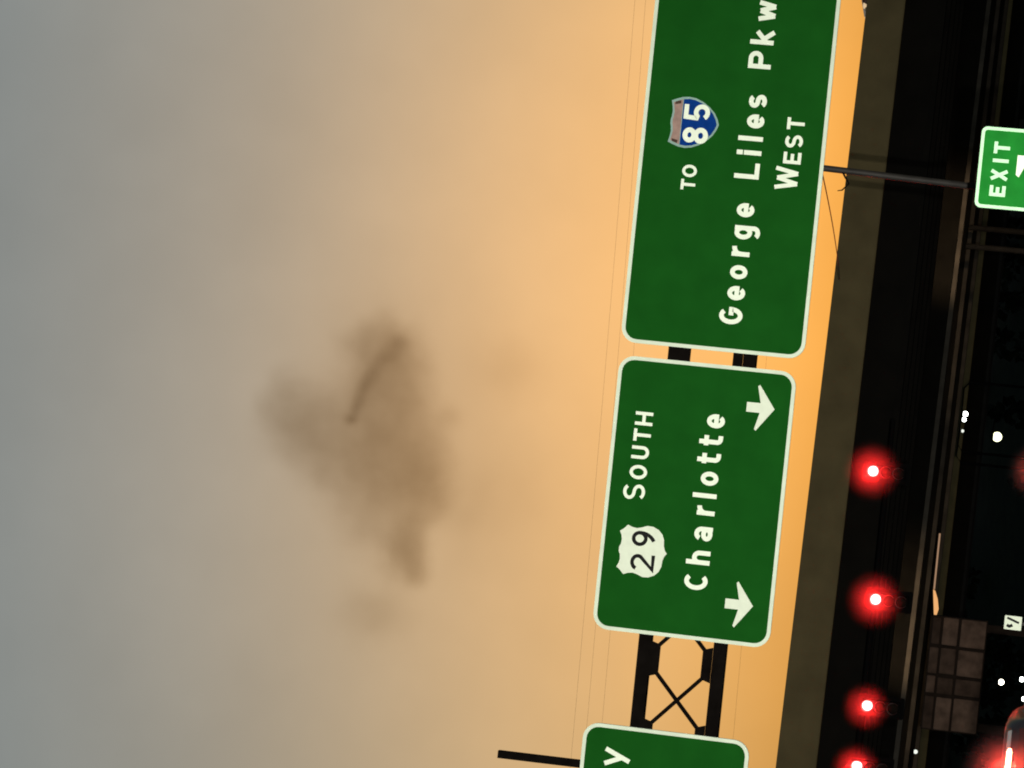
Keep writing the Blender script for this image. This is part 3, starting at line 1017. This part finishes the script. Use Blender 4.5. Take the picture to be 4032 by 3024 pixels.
def cloud():
    dom = bmesh.new()
    bmesh.ops.create_icosphere(dom, subdivisions=3, radius=1.0)
    for v in dom.verts:
        v.co = Vector((v.co.x * 150, v.co.y * 40, v.co.z * 125))
    m = bpy.data.materials.new('cloud_vapour')
    m.use_nodes = True
    t = m.node_tree
    t.nodes.clear()
    out = t.nodes.new('ShaderNodeOutputMaterial')
    vol = t.nodes.new('ShaderNodeVolumeAbsorption')
    vol.inputs['Color'].default_value = (0.53, 0.45, 0.34, 1)
    t.links.new(vol.outputs[0], out.inputs['Volume'])
    tc = t.nodes.new('ShaderNodeTexCoord')

    def vm(op, a, b=None):
        n_ = t.nodes.new('ShaderNodeVectorMath')
        n_.operation = op
        for i, s in enumerate((a, b)):
            if s is None: continue
            if isinstance(s, (tuple, Vector)): n_.inputs[i].default_value = tuple(s)
            else: t.links.new(s, n_.inputs[i])
        return n_

    def ma(op, a, b=None):
        n_ = t.nodes.new('ShaderNodeMath')
        n_.operation = op
        for i, s in enumerate((a, b)):
            if s is None: continue
            if isinstance(s, (int, float)): n_.inputs[i].default_value = s
            else: t.links.new(s, n_.inputs[i])
        return n_.outputs[0]
    def noise_off(scale, detail, amp):
        nz = t.nodes.new('ShaderNodeTexNoise')
        nz.inputs['Scale'].default_value = scale
        nz.inputs['Detail'].default_value = detail
        t.links.new(tc.outputs['Object'], nz.inputs['Vector'])
        return vm('MULTIPLY', vm('SUBTRACT', nz.outputs['Color'], (0.5, 0.5, 0.5)).outputs[0], (amp, amp * 0.6, amp)).outputs[0]
    P_ = vm('ADD', vm('ADD', tc.outputs['Object'], noise_off(0.030, 2, 8)).outputs[0], noise_off(0.075, 5, 15)).outputs[0]
    Q_ = vm('ADD', tc.outputs['Object'], noise_off(0.11, 2, 3)).outputs[0]

    def puff(src, px, py, rv, ru, ry, k):
        p = at(px, py, CY) - c0
        d = vm('SUBTRACT', src, (p.x, 0.0, p.z))
        s = vm('MULTIPLY', d.outputs[0], (1 / (ru * K), 1 / ry, 1 / (rv * K)))
        dt = vm('DOT_PRODUCT', s.outputs[0], s.outputs[0])
        return ma('MULTIPLY', ma('POWER', math.e, ma('MULTIPLY', dt.outputs['Value'], -1.0)), k)

    def total(src, blobs, ry):
        tot = None
        for px, py, rv, ru, k in blobs:
            g_ = puff(src, px, py, rv, ru, ry, k)
            tot = g_ if tot is None else ma('ADD', tot, g_)
        return tot

    body = total(P_, [(1115, 1610, 165, 220, 0.62), (1290, 1750, 200, 220, 0.60), (1530, 1470, 215, 215, 0.80), (1560, 1770, 230, 220, 0.80), (1705, 1940, 125, 160, 0.50),
                      (1600, 2190, 95, 150, 0.74), (1660, 2270, 65, 70, 0.35), (1450, 2060, 210, 240, 0.52), (1475, 1320, 180, 115, 0.36)], 16.0)
    mr_ = t.nodes.new('ShaderNodeMapRange')
    mr_.interpolation_type = 'SMOOTHSTEP'
    mr_.inputs['From Min'].default_value, mr_.inputs['From Max'].default_value = 0.20, 0.95
    t.links.new(body, mr_.inputs['Value'])
    veil = total(P_, [(1480, 2410, 140, 110, 0.36), (1997, 1446, 150, 130, 0.20), (1850, 1980, 110, 200, 0.18), (1480, 1290, 190, 140, 0.14), (1600, 1700, 380, 400, 0.12), (2030, 1950, 130, 130, 0.10)], 16.0)
    scud = total(Q_, [(1572, 1350, 34, 30, 0.30), (1545, 1385, 34, 36, 0.30), (1505, 1420, 28, 38, 0.34), (1468, 1465, 24, 40, 0.40), (1438, 1515, 20, 40, 0.46), (1415, 1565, 18, 38, 0.50), (1398, 1612, 17, 34, 0.52),
                      (1382, 1652, 19, 22, 0.60), (1765, 1640, 50, 50, 0.20)], 9.0)
    dens = ma('ADD', ma('MULTIPLY', ma('ADD', mr_.outputs[0], veil), 0.039), ma('MULTIPLY', scud, 0.095))
    n3 = t.nodes.new('ShaderNodeTexNoise')
    n3.inputs['Scale'].default_value = 0.07
    n3.inputs['Detail'].default_value = 4
    t.links.new(tc.outputs['Object'], n3.inputs['Vector'])
    dens = ma('MULTIPLY', dens, ma('ADD', ma('MULTIPLY', n3.outputs['Fac'], 0.9), 0.55))
    t.links.new(dens, vol.inputs['Density'])
    m.cycles.volume_step_rate = 1.2
    o = obj('cloud', dom, m, None, c0)
    tag(o, 'soft dark brown cloud drifting in the orange sunset sky', 'cloud')
    return o


cloud()

# ------------------------------------------------------------------ added balls of mist round the lit red lamps, standing in for lens bloom
def halo_mist_material():
    m = bpy.data.materials.new('halo_mist')
    m.use_nodes = True
    t = m.node_tree
    t.nodes.clear()
    out = t.nodes.new('ShaderNodeOutputMaterial')
    pv = t.nodes.new('ShaderNodeVolumePrincipled')
    pv.inputs['Color'].default_value = (0.9, 0.9, 0.9, 1)
    pv.inputs['Density Attribute'].default_value = ''
    pv.inputs['Anisotropy'].default_value = 0.0
    tc = t.nodes.new('ShaderNodeTexCoord')
    ln = t.nodes.new('ShaderNodeVectorMath')
    ln.operation = 'LENGTH'
    t.links.new(tc.outputs['Object'], ln.inputs[0])
    mr = t.nodes.new('ShaderNodeMapRange')
    mr.interpolation_type = 'SMOOTHSTEP'
    mr.inputs['From Min'].default_value = 0.0
    mr.inputs['From Max'].default_value = 1.0
    mr.inputs['To Min'].default_value = 0.066
    mr.inputs['To Max'].default_value = 0.0
    t.links.new(ln.outputs['Value'], mr.inputs['Value'])
    t.links.new(mr.outputs[0], pv.inputs['Density'])
    t.links.new(pv.outputs[0], out.inputs['Volume'])
    m.cycles.volume_step_rate = 0.5
    return m


hz = bmesh.new()
bmesh.ops.create_icosphere(hz, subdivisions=3, radius=1.0)
h0 = obj('halo_mist', hz, halo_mist_material())
spots = [(o.location + Vector((0, -0.3, 0)), 0.95 if k < 2 else 0.80) for k, o in enumerate(SIGNALS)]
spots += [(Vector((-3.93, 34.9, 1.53)), 0.62), (Vector((-0.40, 34.1, 1.53)), 0.40)]
for k, (p, r) in enumerate(spots):
    h = h0 if k == 0 else h0.copy()
    if k: C.objects.link(h)
    h.location = p
    h.scale = (r, r, r)
    tag(h, 'added mist making a red halo round the lit lamps', 'halo_mist', 'added halo mist round the red lamps', 'stuff')
